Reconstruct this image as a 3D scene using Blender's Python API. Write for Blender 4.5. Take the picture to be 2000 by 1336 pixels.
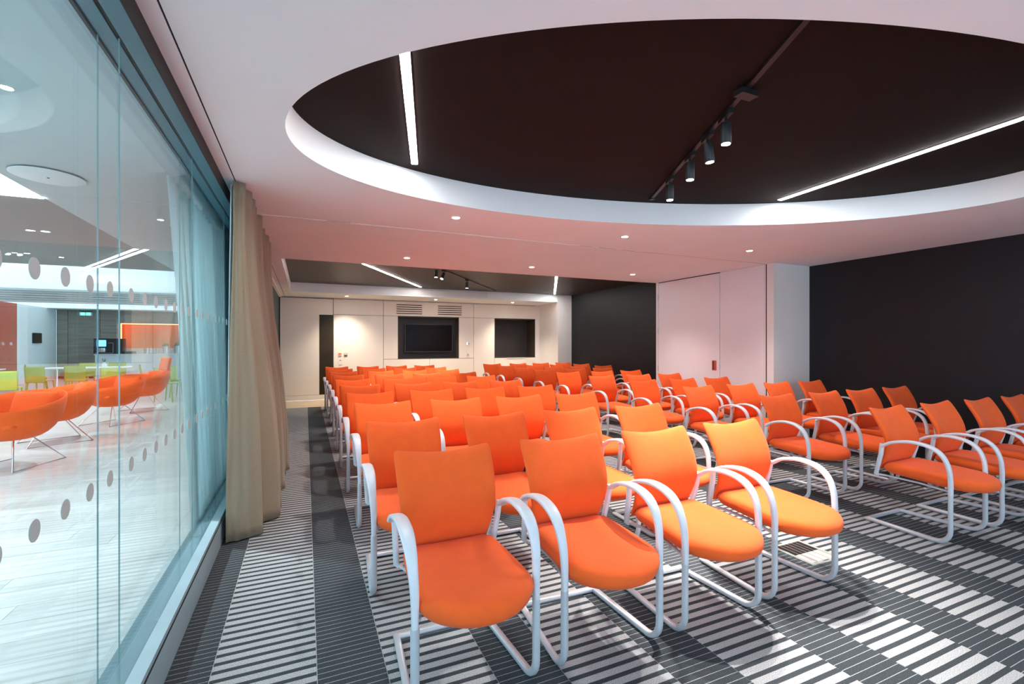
import bpy, bmesh, math, random
from mathutils import Vector, Matrix
random.seed(7)
S = bpy.context.scene
for o in list(bpy.data.objects): bpy.data.objects.remove(o)
C = S.collection
PI = math.pi

# ------------------------------------------------------------------ camera
F = 915.0; YAW = math.atan(404 / F)
cam_d = bpy.data.cameras.new('camera'); cam = bpy.data.objects.new('camera', cam_d); C.objects.link(cam)
cam_d.sensor_fit = 'HORIZONTAL'; cam_d.sensor_width = 36.0; cam_d.lens = F / 2000 * 36
cam_d.shift_y = 3 / 2000; cam_d.clip_start = .02; cam_d.clip_end = 100
cam.location = (0, 0, 1.42); cam.rotation_euler = (PI / 2, 0, -YAW)
S.camera = cam

# ------------------------------------------------------------------ world and exposure
W = bpy.data.worlds.new('daylight'); S.world = W; W.use_nodes = True
bg = W.node_tree.nodes['Background']
bg.inputs[0].default_value = (.60, .81, 1.0, 1); bg.inputs[1].default_value = 1.08
vs = S.view_settings
vs.view_transform = 'Standard'; vs.look = 'None'; vs.gamma = 1; vs.use_curve_mapping = False
vs.exposure = 1.5

STRIP_E = 34.0      # linear strip lights
SPOT_W = 95.0      # track spots
DOWN_W = 60.0      # ceiling downlights
SKY_E = .38         # luminous ceiling panels of the cafe

# ------------------------------------------------------------------ materials
MATS = {}
def mat(name, col, rough=.5, metal=0.0, noise=0.0, nscale=8.0, bump=0.0, bscale=60.0, spec=.5, emit=None, estr=0.0, coat=0.0, stretch=None, sheen=0.0):
    m = bpy.data.materials.new(name); m.use_nodes = True; nt = m.node_tree; N = nt.nodes; L = nt.links
    b = N['Principled BSDF']
    c = (*col, 1)
    b.inputs['Base Color'].default_value = c; b.inputs['Roughness'].default_value = rough
    b.inputs['Metallic'].default_value = metal; b.inputs['Specular IOR Level'].default_value = spec
    b.inputs['Coat Weight'].default_value = coat
    if sheen:
        b.inputs['Sheen Weight'].default_value = sheen; b.inputs['Sheen Roughness'].default_value = .5
    tc = N.new('ShaderNodeTexCoord'); src = tc.outputs['Object']
    if stretch:
        mp = N.new('ShaderNodeMapping'); mp.inputs['Scale'].default_value = stretch
        L.new(src, mp.inputs[0]); src = mp.outputs[0]
    if noise:
        n = N.new('ShaderNodeTexNoise'); n.inputs['Scale'].default_value = nscale; n.inputs['Detail'].default_value = 4
        L.new(src, n.inputs['Vector'])
        r = N.new('ShaderNodeMapRange'); r.inputs[1].default_value = .3; r.inputs[2].default_value = .7
        r.inputs[3].default_value = 1 - noise; r.inputs[4].default_value = 1 + noise
        L.new(n.outputs['Fac'], r.inputs[0])
        mx = N.new('ShaderNodeVectorMath'); mx.operation = 'SCALE'; mx.inputs[0].default_value = col
        L.new(r.outputs[0], mx.inputs['Scale']); L.new(mx.outputs[0], b.inputs['Base Color'])
    if bump:
        n2 = N.new('ShaderNodeTexNoise'); n2.inputs['Scale'].default_value = bscale; L.new(src, n2.inputs['Vector'])
        bp = N.new('ShaderNodeBump'); bp.inputs['Strength'].default_value = bump; bp.inputs['Distance'].default_value = .002
        L.new(n2.outputs['Fac'], bp.inputs['Height']); L.new(bp.outputs[0], b.inputs['Normal'])
    if emit:
        b.inputs['Emission Color'].default_value = (*emit, 1); b.inputs['Emission Strength'].default_value = estr
    MATS[name] = m
    return m

mat('ceiling_white', (.83, .86, .87), .85, noise=.015, nscale=2)
mat('wall_white', (.80, .77, .74), .55, noise=.015, nscale=3)
mat('panel_white', (.82, .76, .68), .45, noise=.02, nscale=2)
mat('door_white', (.80, .76, .78), .5, noise=.015, nscale=3)
mat('ceiling_dark', (.0095, .0042, .0036), .8, noise=.12, nscale=5, bump=.2, bscale=150, spec=.2)
mat('ceiling_dark_brown', (.032, .023, .018), .5, noise=.12, nscale=5, bump=.2, bscale=150)
mat('wall_black', (.0085, .0085, .011), .55, noise=.1, nscale=4, bump=.15, bscale=200, spec=.35)
mat('niche_dark', (.035, .030, .028), .55, noise=.1, nscale=5)
mat('niche_lining', (.06, .045, .035), .5, noise=.1, nscale=5)
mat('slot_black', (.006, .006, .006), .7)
mat('dark_glass', (.035, .024, .010), .25, noise=.2, nscale=3, spec=.15)
mat('orange_fabric', (.88, .118, .020), .78, noise=.04, nscale=14, bump=.35, bscale=900, sheen=.10, spec=.12)
mat('chair_metal', (.62, .63, .66), .33, metal=.25, noise=.02, nscale=30)
mat('arm_plastic', (.70, .69, .72), .36, noise=.02, nscale=30)
mat('teal_metal', (.10, .22, .27), .35, metal=.5, noise=.05, nscale=3)
mat('rail_metal', (.36, .48, .52), .45, metal=.2, noise=.04, nscale=6)
mat('teal_dark', (.012, .06, .075), .5, noise=.08, nscale=3)
mat('shade_black', (.012, .012, .012), .6)  # black for the shaded room side of the glazing head
mat('dot_frost', (.50, .56, .54), .6, noise=.02)
mat('track_black', (.010, .010, .011), .42, noise=.05)
mat('black_gloss', (.004, .002, .002), .22, spec=.12)
mat('bezel_dark', (.035, .030, .028), .35)
mat('strip_glow', (1, 1, 1), .5, emit=(1, .97, .95), estr=STRIP_E)
mat('lens_glow', (1, 1, 1), .5, emit=(1, .97, .92), estr=26)
mat('plate_white', (.75, .74, .70), .4)
mat('plate_grey', (.36, .33, .30), .4)
mat('plate_orange', (.75, .14, .03), .4)
mat('screen_blue', (.2, .5, .8), .3, emit=(.45, .8, 1.0), estr=1.6)
mat('copper', (.55, .20, .13), .3, metal=.7)
mat('copper_dark', (.16, .05, .03), .4, metal=.4)
mat('steel', (.55, .55, .56), .28, metal=.9, noise=.04, nscale=20)
mat('chrome', (.72, .72, .74), .14, metal=1.0)
mat('beige_fabric', (.34, .265, .175), .9, noise=.10, nscale=120, bump=.5, bscale=500, stretch=(1, 1, 3), sheen=.2)
mat('lining_white', (.80, .84, .86), .8, noise=.02)
mat('sheer_white', (.82, .90, .90), .8, noise=.03, nscale=40, stretch=(6, 6, .3))
mat('green_plastic', (.36, .42, .05), .45, noise=.04)
mat('table_white', (.85, .87, .86), .35)
mat('cafe_white', (.74, .77, .76), .7, noise=.02)
mat('cafe_ceiling', (.50, .56, .56), .8, noise=.02)
mat('cafe_taupe', (.28, .27, .26), .8, noise=.03)
mat('cafe_red', (.42, .045, .018), .5, noise=.06)
mat('marble', (.66, .70, .72), .25, noise=.07, nscale=2.5)
mat('niche_orange', (.80, .20, .04), .6, noise=.03)
mat('glow_orange', (1, .4, .2), .5, emit=(1, .25, .08), estr=5.0)
mat('machine_black', (.010, .018, .024), .25, noise=.1)
mat('machine_screen', (.1, .4, .6), .3, emit=(.25, .6, .8), estr=.8)
mat('exit_green', (.05, .6, .45), .4, emit=(.1, .9, .7), estr=2.0)
mat('herb_green', (.06, .12, .04), .8, noise=.3, nscale=30)
mat('skylight_glow', (.8, .93, 1), .5, emit=(.80, .92, 1.0), estr=SKY_E)
mat('threshold', (.14, .20, .22), .4, metal=.4)
mat('box_lid', (.45, .50, .43), .35, metal=.2)

def wood(name, c1, c2, rough, sx, sy, sz):
    m = bpy.data.materials.new(name); m.use_nodes = True; nt = m.node_tree; N = nt.nodes; L = nt.links
    b = N['Principled BSDF']; b.inputs['Roughness'].default_value = rough
    tc = N.new('ShaderNodeTexCoord'); mp = N.new('ShaderNodeMapping'); mp.inputs['Scale'].default_value = (sx, sy, sz)
    oi = N.new('ShaderNodeObjectInfo')
    n = N.new('ShaderNodeTexNoise'); n.inputs['Scale'].default_value = 3; n.inputs['Detail'].default_value = 6
    n.noise_dimensions = '4D'
    L.new(tc.outputs['Object'], mp.inputs[0]); L.new(mp.outputs[0], n.inputs['Vector'])
    ml = N.new('ShaderNodeMath'); ml.operation = 'MULTIPLY'; ml.inputs[1].default_value = 20
    L.new(oi.outputs['Random'], ml.inputs[0]); L.new(ml.outputs[0], n.inputs['W'])
    cr = N.new('ShaderNodeValToRGB'); cr.color_ramp.elements[0].position = .3; cr.color_ramp.elements[1].position = .7
    cr.color_ramp.elements[0].color = (*c1, 1); cr.color_ramp.elements[1].color = (*c2, 1)
    L.new(n.outputs['Fac'], cr.inputs[0])
    ad = N.new('ShaderNodeMapRange'); ad.inputs[3].default_value = .88; ad.inputs[4].default_value = 1.06
    L.new(oi.outputs['Random'], ad.inputs[0])
    vm = N.new('ShaderNodeVectorMath'); vm.operation = 'SCALE'
    L.new(cr.outputs[0], vm.inputs[0]); L.new(ad.outputs[0], vm.inputs['Scale']); L.new(vm.outputs[0], b.inputs['Base Color'])
    MATS[name] = m
wood('cafe_plank', (.50, .47, .44), (.66, .64, .62), .28, .6, 5, 5)
wood('pale_wood', (.55, .42, .27), (.66, .52, .35), .4, .6, 5, 5)
wood('grey_wood', (.22, .20, .165), (.34, .32, .27), .5, .4, .4, 4)

def carpet(name, period, frac, light, dark):
    """cross-stripes along y: `frac` of each period is the light yarn"""
    m = bpy.data.materials.new(name); m.use_nodes = True; nt = m.node_tree; N = nt.nodes; L = nt.links
    b = N['Principled BSDF']; b.inputs['Roughness'].default_value = .95; b.inputs['Specular IOR Level'].default_value = .15
    tc = N.new('ShaderNodeTexCoord'); sp = N.new('ShaderNodeSeparateXYZ'); L.new(tc.outputs['Object'], sp.inputs[0])
    wob = N.new('ShaderNodeTexNoise'); wob.inputs['Scale'].default_value = 1.6; L.new(tc.outputs['Object'], wob.inputs['Vector'])
    ws = N.new('ShaderNodeMath'); ws.operation = 'MULTIPLY_ADD'; ws.inputs[1].default_value = .010
    L.new(wob.outputs['Fac'], ws.inputs[0]); L.new(sp.outputs['Y'], ws.inputs[2])
    dv = N.new('ShaderNodeMath'); dv.operation = 'DIVIDE'; dv.inputs[1].default_value = period; L.new(ws.outputs[0], dv.inputs[0])
    fr = N.new('ShaderNodeMath'); fr.operation = 'FRACT'; L.new(dv.outputs[0], fr.inputs[0])
    lt = N.new('ShaderNodeMath'); lt.operation = 'LESS_THAN'; lt.inputs[1].default_value = frac; L.new(fr.outputs[0], lt.inputs[0])
    mx = N.new('ShaderNodeMix'); mx.data_type = 'RGBA'; mx.inputs[6].default_value = (*dark, 1); mx.inputs[7].default_value = (*light, 1)
    L.new(lt.outputs[0], mx.inputs[0])
    sn = N.new('ShaderNodeTexNoise'); sn.inputs['Scale'].default_value = 260; sn.inputs['Detail'].default_value = 2; L.new(tc.outputs['Object'], sn.inputs['Vector'])
    mr = N.new('ShaderNodeMapRange'); mr.inputs[1].default_value = .3; mr.inputs[2].default_value = .7; mr.inputs[3].default_value = .55; mr.inputs[4].default_value = 1.45
    L.new(sn.outputs['Fac'], mr.inputs[0])
    sm = N.new('ShaderNodeVectorMath'); sm.operation = 'SCALE'; L.new(mx.outputs[2], sm.inputs[0]); L.new(mr.outputs[0], sm.inputs['Scale'])
    L.new(sm.outputs[0], b.inputs['Base Color'])
    bp = N.new('ShaderNodeBump'); bp.inputs['Strength'].default_value = .5; bp.inputs['Distance'].default_value = .003
    L.new(sn.outputs['Fac'], bp.inputs['Height']); L.new(bp.outputs[0], b.inputs['Normal'])
    MATS[name] = m
carpet('carpet_striped', .0595, .60, (.42, .42, .42), (.050, .058, .064))
carpet('carpet_dark', .0357, .085, (.36, .38, .39), (.050, .058, .064))
mat('carpet_seam', (.40, .40, .40), .95)

def translucent(name, col, f):
    m = MATS[name]; nt = m.node_tree; N = nt.nodes; L = nt.links; b = N['Principled BSDF']; out = [n for n in N if n.type == 'OUTPUT_MATERIAL'][0]
    t = N.new('ShaderNodeBsdfTranslucent'); t.inputs[0].default_value = (*col, 1); mx = N.new('ShaderNodeMixShader'); mx.inputs[0].default_value = f
    L.new(b.outputs[0], mx.inputs[1]); L.new(t.outputs[0], mx.inputs[2]); L.new(mx.outputs[0], out.inputs[0])
translucent('sheer_white', (.90, .95, .95), .6)

def glass(name, tint, ior):
    m = bpy.data.materials.new(name); m.use_nodes = True; nt = m.node_tree; N = nt.nodes; L = nt.links
    for n in list(N): N.remove(n)
    out = N.new('ShaderNodeOutputMaterial'); mix = N.new('ShaderNodeMixShader'); fr = N.new('ShaderNodeFresnel'); ge = N.new('ShaderNodeNewGeometry'); mi = N.new('ShaderNodeMapRange'); mi.inputs[3].default_value = ior; mi.inputs[4].default_value = 1 / ior
    L.new(ge.outputs['Backfacing'], mi.inputs[0]); L.new(mi.outputs[0], fr.inputs[0])
    tr = N.new('ShaderNodeBsdfTransparent'); tr.inputs[0].default_value = (*tint, 1)
    gl = N.new('ShaderNodeBsdfGlossy'); gl.inputs['Roughness'].default_value = 0.0; gl.inputs[0].default_value = (.92, 1, 1, 1)
    L.new(fr.outputs[0], mix.inputs[0]); L.new(tr.outputs[0], mix.inputs[1]); L.new(gl.outputs[0], mix.inputs[2]); L.new(mix.outputs[0], out.inputs[0])
    MATS[name] = m
glass('pane_glass', (.94, .985, .99), 1.14)
mat('glass_edge', (.22, .34, .34), .2, spec=.8)

# ------------------------------------------------------------------ mesh helpers
def new_mesh(name, verts, faces, m=None, smooth=False):
    me = bpy.data.meshes.new(name); me.from_pydata(verts, [], faces); me.update()
    if m: me.materials.append(MATS[m])
    if smooth:
        for p in me.polygons: p.use_smooth = True
    return me
def link(name, me, parent=None, loc=(0, 0, 0), rotz=0):
    o = bpy.data.objects.new(name, me); C.objects.link(o); o.location = loc; o.rotation_euler = (0, 0, rotz)
    if parent: o.parent = parent
    return o
class MB:
    def __init__(s): s.v = []; s.f = []
    def box(s, x0, y0, z0, x1, y1, z1):
        b = len(s.v)
        s.v += [(x0, y0, z0), (x1, y0, z0), (x1, y1, z0), (x0, y1, z0), (x0, y0, z1), (x1, y0, z1), (x1, y1, z1), (x0, y1, z1)]
        s.f += [tuple(b + i for i in q) for q in [(0, 3, 2, 1), (4, 5, 6, 7), (0, 1, 5, 4), (1, 2, 6, 5), (2, 3, 7, 6), (3, 0, 4, 7)]]
        return s
    def quad(s, *p):
        b = len(s.v); s.v += list(p); s.f.append(tuple(range(b, b + len(p)))); return s
    def lathe(s, prof, c=(0, 0, 0), n=24, axis=None):
        """prof: (r, z) list; axis: optional direction instead of +z"""
        b = len(s.v); q = Vector((0, 0, 1)).rotation_difference(Vector(axis).normalized()) if axis else None
        for r, z in prof:
            for i in range(n):
                a = 2 * PI * i / n; p = Vector((r * math.cos(a), r * math.sin(a), z))
                if q: p = q @ p
                s.v.append((p.x + c[0], p.y + c[1], p.z + c[2]))
        for k in range(len(prof) - 1):
            for i in range(n):
                j = (i + 1) % n
                s.f.append((b + k * n + i, b + k * n + j, b + (k + 1) * n + j, b + (k + 1) * n + i))
        s.f.append(tuple(b + i for i in range(n))[::-1]); e = b + (len(prof) - 1) * n; s.f.append(tuple(e + i for i in range(n)))
        return s
    def sweep(s, pts, w, t, side=None, n=10, closed=False):
        """rounded section (w across `side`, t the other way) along pts; w, t numbers or per-point lists"""
        P = [Vector(p) for p in pts]; m = len(P); b = len(s.v); prevn = None
        for i, p in enumerate(P):
            if closed: a, c_ = P[i - 1], P[(i + 1) % m]; d1 = (p - a).normalized(); d2 = (c_ - p).normalized()
            else:
                d1 = (p - P[i - 1]).normalized() if i else (P[1] - p).normalized()
                d2 = (P[i + 1] - p).normalized() if i < m - 1 else d1
            T = (d1 + d2).normalized() if (d1 + d2).length > 1e-6 else d1
            if side is not None: nrm = Vector(side) - T * Vector(side).dot(T); nrm.normalize()
            elif prevn is None:
                r = Vector((1, 0, 0)) if abs(T.x) < .9 else Vector((0, 1, 0)); nrm = (r - T * r.dot(T)).normalized()
            else: nrm = (prevn - T * prevn.dot(T)).normalized()
            prevn = nrm; bn = T.cross(nrm)
            cosh = max(.35, T.dot(d1)); bend = (d2 - d1); bend = bend.normalized() if bend.length > 1e-4 else None
            ww = w[i] if isinstance(w, (list, tuple)) else w; tt = t[i] if isinstance(t, (list, tuple)) else t
            for k in range(n):
                a = 2 * PI * k / n + PI / n; ca, sa = math.cos(a), math.sin(a)
                ex = .62
                v = nrm * (math.copysign(abs(ca) ** ex, ca) * ww / 2) + bn * (math.copysign(abs(sa) ** ex, sa) * tt / 2)
                if bend is not None: v += bend * v.dot(bend) * (1 / cosh - 1)
                s.v.append(tuple(p + v))
        segs = m if closed else m - 1
        for i in range(segs):
            i2 = (i + 1) % m
            for k in range(n):
                j = (k + 1) % n
                s.f.append((b + i * n + k, b + i * n + j, b + i2 * n + j, b + i2 * n + k))
        if not closed:
            s.f.append(tuple(b + k for k in range(n))[::-1]); s.f.append(tuple(b + (m - 1) * n + k for k in range(n)))
        return s
    def mesh(s, name, m, smooth=False, bevel=0, auto=40):
        me = new_mesh(name, s.v, s.f, m)
        bm = bmesh.new(); bm.from_mesh(me)
        if bevel:
            ed = [e for e in bm.edges if len(e.link_faces) == 2 and e.calc_face_angle(0) > math.radians(50)]
            bmesh.ops.bevel(bm, geom=ed, offset=bevel, segments=2, affect='EDGES', clamp_overlap=True)
        bmesh.ops.recalc_face_normals(bm, faces=bm.faces)
        bm.to_mesh(me); bm.free()
        if smooth:
            for p in me.polygons: p.use_smooth = True
            me.set_sharp_from_angle(angle=math.radians(auto))
        return me
    def build(s, name, m, parent=None, smooth=False, bevel=0, loc=(0, 0, 0), rotz=0, auto=40):
        return link(name, s.mesh(name, m, smooth, bevel, auto), parent, loc, rotz)
def box(name, m, x0, y0, z0, x1, y1, z1, parent=None, bevel=0):
    return MB().box(min(x0, x1), min(y0, y1), min(z0, z1), max(x0, x1), max(y0, y1), max(z0, z1)).build(name, m, parent, bevel=bevel)
def struct(o): o['kind'] = 'structure'; return o
def tag(o, label, cat, group=None):
    o['label'] = label; o['category'] = cat
    if group: o['group'] = group
    return o
def thing(name, label, cat, loc=(0, 0, 0), rotz=0, group=None):
    o = bpy.data.objects.new(name, None); C.objects.link(o); o.location = loc; o.rotation_euler = (0, 0, rotz); o.empty_display_size = .1
    return tag(o, label, cat, group)
def setting(name):
    o = bpy.data.objects.new(name, None); C.objects.link(o); o['kind'] = 'structure'; return o
def copy_thing(root, label, loc, rotz=0, group=None):
    r = root.copy(); C.objects.link(r); r.location = loc; r.rotation_euler = (0, 0, rotz); r['label'] = label
    if group: r['group'] = group
    for ch in list(root.children):
        c = ch.copy(); C.objects.link(c); c.parent = r
        for g in list(ch.children):
            d = g.copy(); C.objects.link(d); d.parent = c
    return r
def catmull(P, n=6):
    P = [Vector(p) for p in P]; Q = [P[0] * 2 - P[1]] + P + [P[-1] * 2 - P[-2]]; out = []
    for i in range(1, len(Q) - 2):
        for k in range(n):
            t = k / n; a, b, c, d = Q[i - 1:i + 3]
            out.append(.5 * ((2 * b) + (c - a) * t + (2 * a - 5 * b + 4 * c - d) * t * t + (3 * b - a - 3 * c + d) * t ** 3))
    out.append(P[-1]); return out
def pillow(name, m, surf, thick, nu=14, nv=14, pw=7, cr=0):
    """closed padded panel around a surface: surf(u, v) for u, v in -1..1, rounded towards its rim"""
    U = [math.sin(PI / 2 * (-1 + 2 * i / nu)) for i in range(nu + 1)]; V = [math.sin(PI / 2 * (-1 + 2 * j / nv)) for j in range(nv + 1)]
    vs_ = []; fs = []
    for sgn in (1, -1):
        for v in V:
            for u in U:
                m1 = max(abs(u), abs(v)); f = m1 / (abs(u) ** cr + abs(v) ** cr) ** (1 / cr) if cr and m1 > 1e-6 else 1
                k = math.sqrt(max(0, 1 - abs(u) ** pw)) * math.sqrt(max(0, 1 - abs(v) ** pw)); u0, v0 = u, v; u *= f; v *= f
                p = Vector(surf(u, v)); e = 1e-3
                du = Vector(surf(u + e, v)) - Vector(surf(u - e, v)); dv = Vector(surf(u, v + e)) - Vector(surf(u, v - e))
                n = du.cross(dv); n.normalize()
                vs_.append(tuple(p + n * (sgn * thick / 2 * k))); u, v = u0, v0
    a = nu + 1; off = a * (nv + 1)
    for j in range(nv):
        for i in range(nu):
            q = (j * a + i, j * a + i + 1, (j + 1) * a + i + 1, (j + 1) * a + i)
            fs.append(q); fs.append(tuple(off + x for x in q[::-1]))
    me = new_mesh(name, vs_, fs, m); bm = bmesh.new(); bm.from_mesh(me)
    bmesh.ops.remove_doubles(bm, verts=bm.verts, dist=1e-5); bmesh.ops.recalc_face_normals(bm, faces=bm.faces)
    bm.to_mesh(me); bm.free()
    for p in me.polygons: p.use_smooth = True
    return me

# ================================================================== SETTING
CZ = 2.59; DZ = 2.80; BY = 12.78; RX = 7.0; Y0 = -2.6
# ---- floor of the room: carpet laid in long strips
fl = struct(box('floor', 'threshold', -.62, Y0, -.12, RX + .1, BY + .1, -.012))
xs = []; x = .047 - .695
while x < RX:
    xs.append((x, x + .278, 'carpet_dark')); xs.append((x + .278, x + .695, 'carpet_striped')); x += .695
SE = .0016
for a, b, m in xs:
    a2 = max(a, -.54); b2 = min(b, RX)
    if b2 - a2 < .02: continue
    box('carpet_strip', m, a2 + SE, Y0, -.012, b2 - SE, 11.38, 0.0, fl)
    box('carpet_seam', 'carpet_seam', b2 - SE, Y0, -.012, b2 + SE, 11.38, -.0015, fl)
# pale wood boards in front of the joinery wall
y = 11.385; k = 0
while y < BY - .05:
    x = -.54 - (k % 3) * .5
    while x < RX:
        a = max(x, -.54); b = min(x + 1.5, RX)
        if b > a: box('plank', 'pale_wood', a + .001, y + .001, -.012, b - .001, min(y + .174, BY), -.001, fl)
        x += 1.5
    y += .174; k += 1

# ---- ceiling with the oval opening
EC = (2.576, 2.321); EA = 2.735; EB = 1.425; ED = (.9693, -.2459); EN = (.2459, .9693)
NE = 144
def ell(t, k=1.0): c, s_ = math.cos(t), math.sin(t); return (EC[0] + k * (EA * c * ED[0] + EB * s_ * EN[0]), EC[1] + k * (EA * c * ED[1] + EB * s_ * EN[1]))
R0 = (-.456, Y0, RX, 7.17)
def torect(x, y):
    dx, dy = x - EC[0], y - EC[1]; t = 1e9
    if dx > 1e-9: t = min(t, (R0[2] - EC[0]) / dx)
    if dx < -1e-9: t = min(t, (R0[0] - EC[0]) / dx)
    if dy > 1e-9: t = min(t, (R0[3] - EC[1]) / dy)
    if dy < -1e-9: t = min(t, (R0[1] - EC[1]) / dy)
    return (EC[0] + dx * t, EC[1] + dy * t)
ts = [2 * PI * i / NE for i in range(NE)]
for cx, cy in [(R0[0], R0[1]), (R0[2], R0[1]), (R0[2], R0[3]), (R0[0], R0[3])]:
    dx, dy = cx - EC[0], cy - EC[1]
    ts.append(math.atan2((dx * EN[0] + dy * EN[1]) / EB, (dx * ED[0] + dy * ED[1]) / EA) % (2 * PI))
ts.sort()
m_ = MB(); n = len(ts)
inn = [ell(t) for t in ts]; out = [torect(*p) for p in inn]
for i in range(n):
    j = (i + 1) % n
    m_.quad((*inn[i], CZ), (*inn[j], CZ), (*out[j], CZ), (*out[i], CZ))
ceil = struct(m_.build('ceiling', 'ceiling_white'))
# vertical rim of the oval, its dark lid
m_ = MB(); NV = 192
rim = [ell(2 * PI * i / NV) for i in range(NV)]
for i in range(NV):
    j = (i + 1) % NV; m_.quad((*rim[i], CZ), (*rim[j], CZ), (*rim[j], DZ), (*rim[i], DZ))
me = m_.mesh('oval_rim', 'ceiling_white'); bm = bmesh.new(); bm.from_mesh(me); bmesh.ops.remove_doubles(bm, verts=bm.verts, dist=1e-5); bmesh.ops.recalc_face_normals(bm, faces=bm.faces); bm.to_mesh(me); bm.free()
for p in me.polygons: p.use_smooth = True
link('oval_rim', me, ceil)
lid = [(ell(2 * PI * i / NV, 1.004)) for i in range(NV)]
link('oval_lid', new_mesh('oval_lid', [(*p, DZ) for p in lid], [tuple(range(NV))], 'ceiling_dark'), ceil)
# roof slab over everything keeps the voids dark
box('roof_slab', 'ceiling_dark', -.60, Y0, 3.22, RX + .1, BY + .2, 3.32, ceil)
# rear zone: soffits around the rectangular recess
box('soffit', 'ceiling_white', -.456, 7.17, CZ, -.30, BY, CZ + .21, ceil)
box('soffit', 'ceiling_white', -.30, 11.62, CZ, 6.55, BY, CZ + .21, ceil)
box('beam', 'ceiling_white', -.30, 7.168, CZ + .001, RX, 7.18, DZ, ceil)
box('recess_lid', 'ceiling_dark_brown', -.30, 7.16, DZ, RX, 11.64, DZ + .02, ceil)
# left border of the ceiling: curtain groove and outer strip
box('ceiling_border', 'ceiling_white', -.530, Y0, CZ, -.464, BY, CZ + .06, ceil)
box('curtain_groove', 'slot_black', -.464, Y0, CZ + .004, -.456, BY, CZ + .05, ceil)
# folding-wall track across the ceiling
trk = setting('trim_1')
box('track_lip', 'plate_white', -.45, 4.785, CZ - .004, 3.0, 4.795, CZ, trk)
box('track_lip', 'plate_white', -.45, 4.807, CZ - .004, 3.9, 4.817, CZ, trk)
box('track_slot', 'plate_grey', -.45, 4.795, CZ - .002, 4.2, 4.807, CZ, trk)
box('track_slot', 'plate_grey', 4.2, 4.799, CZ - .002, 6.2, 4.804, CZ, trk)
for xx in (3.05, 3.4, 3.7): box('track_lip', 'plate_white', xx + .12, 4.785, CZ - .004, xx + .22, 4.795, CZ, trk)
# rectangular access cap on the track
box('track_cap', 'plate_grey', .19, 4.78, CZ - .003, .40, 4.822, CZ, trk)

# ---- right wall (black) and the white storage block
struct(box('wall_right', 'wall_black', RX, Y0, 0, RX + .1, BY + .1, 3.2))
st = setting('wall_storage')
box('carcass', 'wall_white', 6.235, 4.68, 0, RX, 7.17, CZ, st)
box('panel', 'door_white', 6.22, 4.84, .01, 6.235, 5.645, CZ - .003, st)
box('jamb', 'door_white', 6.215, 7.115, 0, 6.235, 7.17, CZ - .002, st)
box('slot', 'slot_black', 6.222, 4.79, 0, 6.236, 4.815, CZ - .002, st)
box('jamb', 'wall_white', 6.222, 4.815, 0, 6.236, 4.838, CZ - .002, st)
box('jamb', 'wall_white', 6.212, 4.68, 0, 6.236, 4.79, CZ - .002, st)
d2 = setting('door_2')
lf = box('door_leaf', 'door_white', 6.216, 5.655, .01, 6.234, 7.105, CZ - .014, d2, bevel=.002)
box('shadow_gap', 'slot_black', 6.2175, 5.655, CZ - .0135, 6.236, 7.105, CZ - .001, d2)  # black strip painted in for the shadow line above the leaf
for z in (2.30, 1.66, .95): MB().lathe([(.008, -.055), (.008, .055)], (6.212, 7.110, z), 10).build('hinge', 'steel', d2)
hp = box('pull_plate', 'copper', 6.213, 5.715, .975, 6.217, 5.805, 1.14, d2)
box('pull_recess', 'copper_dark', 6.2125, 5.765, .985, 6.2135, 5.797, 1.13, hp)
box('latch', 'steel', 6.212, 5.646, 1.04, 6.219, 5.654, 1.07, d2)

# ---- back wall: joinery panels, niches, grilles
wb = setting('wall_back')
PT = 2.56
P_ = [(.665, 2.165, 1.90, PT), (.665, .09, 1.90, 2.157), (1.912, 2.165, 4.435, PT), (4.443, 2.165, 6.43, PT),
      (1.912, 1.004, 2.283, 2.157), (3.996, 1.004, 4.435, 2.157), (1.912, .09, 3.145, .994), (3.153, .09, 4.435, .994),
      (4.443, .09, 5.080, 2.157), (5.088, .09, 6.43, .994), (6.415, 1.002, 6.43, 2.157)]
V1 = (2.245, 2.945); V2 = (3.385, 4.08); VZ = [2.235 + .058 * i for i in range(5)]
for a, z0, b, z1 in P_:
    if a == 1.912 and z1 == PT:    # the panel with the air slots: built around them
        mb = MB(); ys = (BY, BY + .02)
        mb.box(a, ys[0], z0, V1[0], ys[1], z1).box(V1[1], ys[0], z0, V2[0], ys[1], z1).box(V2[1], ys[0], z0, b, ys[1], z1)
        for (c0, c1) in (V1, V2):
            zz = z0
            for vz in VZ: mb.box(c0, ys[0], zz, c1, ys[1], vz - .011); zz = vz + .011
            mb.box(c0, ys[0], zz, c1, ys[1], z1)
        mb.build('slotted_panel', 'panel_white', wb)
    else: box('panel', 'panel_white', a, BY, z0, b, BY + .02, z1, wb, bevel=.002)
box('backing', 'niche_dark', -.6, BY + .021, 0, 2.283, BY + .14, 2.75, wb)
box('backing', 'niche_dark', 4.0, BY + .021, 0, 5.085, BY + .14, 2.75, wb)
box('backing', 'niche_dark', 2.283, BY + .021, 0, 4.0, BY + .14, 1.0, wb)
box('backing', 'niche_dark', 5.085, BY + .021, 0, 6.6, BY + .14, 1.0, wb)
box('backing', 'slot_black', 2.283, BY + .05, 2.15, 4.0, BY + .14, 2.75, wb)
box('backing', 'niche_dark', 5.085, BY + .021, 2.15, 6.6, BY + .14, 2.75, wb)
box('backing', 'niche_dark', 6.415, BY + .021, 1.0, 6.6, BY + .14, 2.15, wb)
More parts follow.
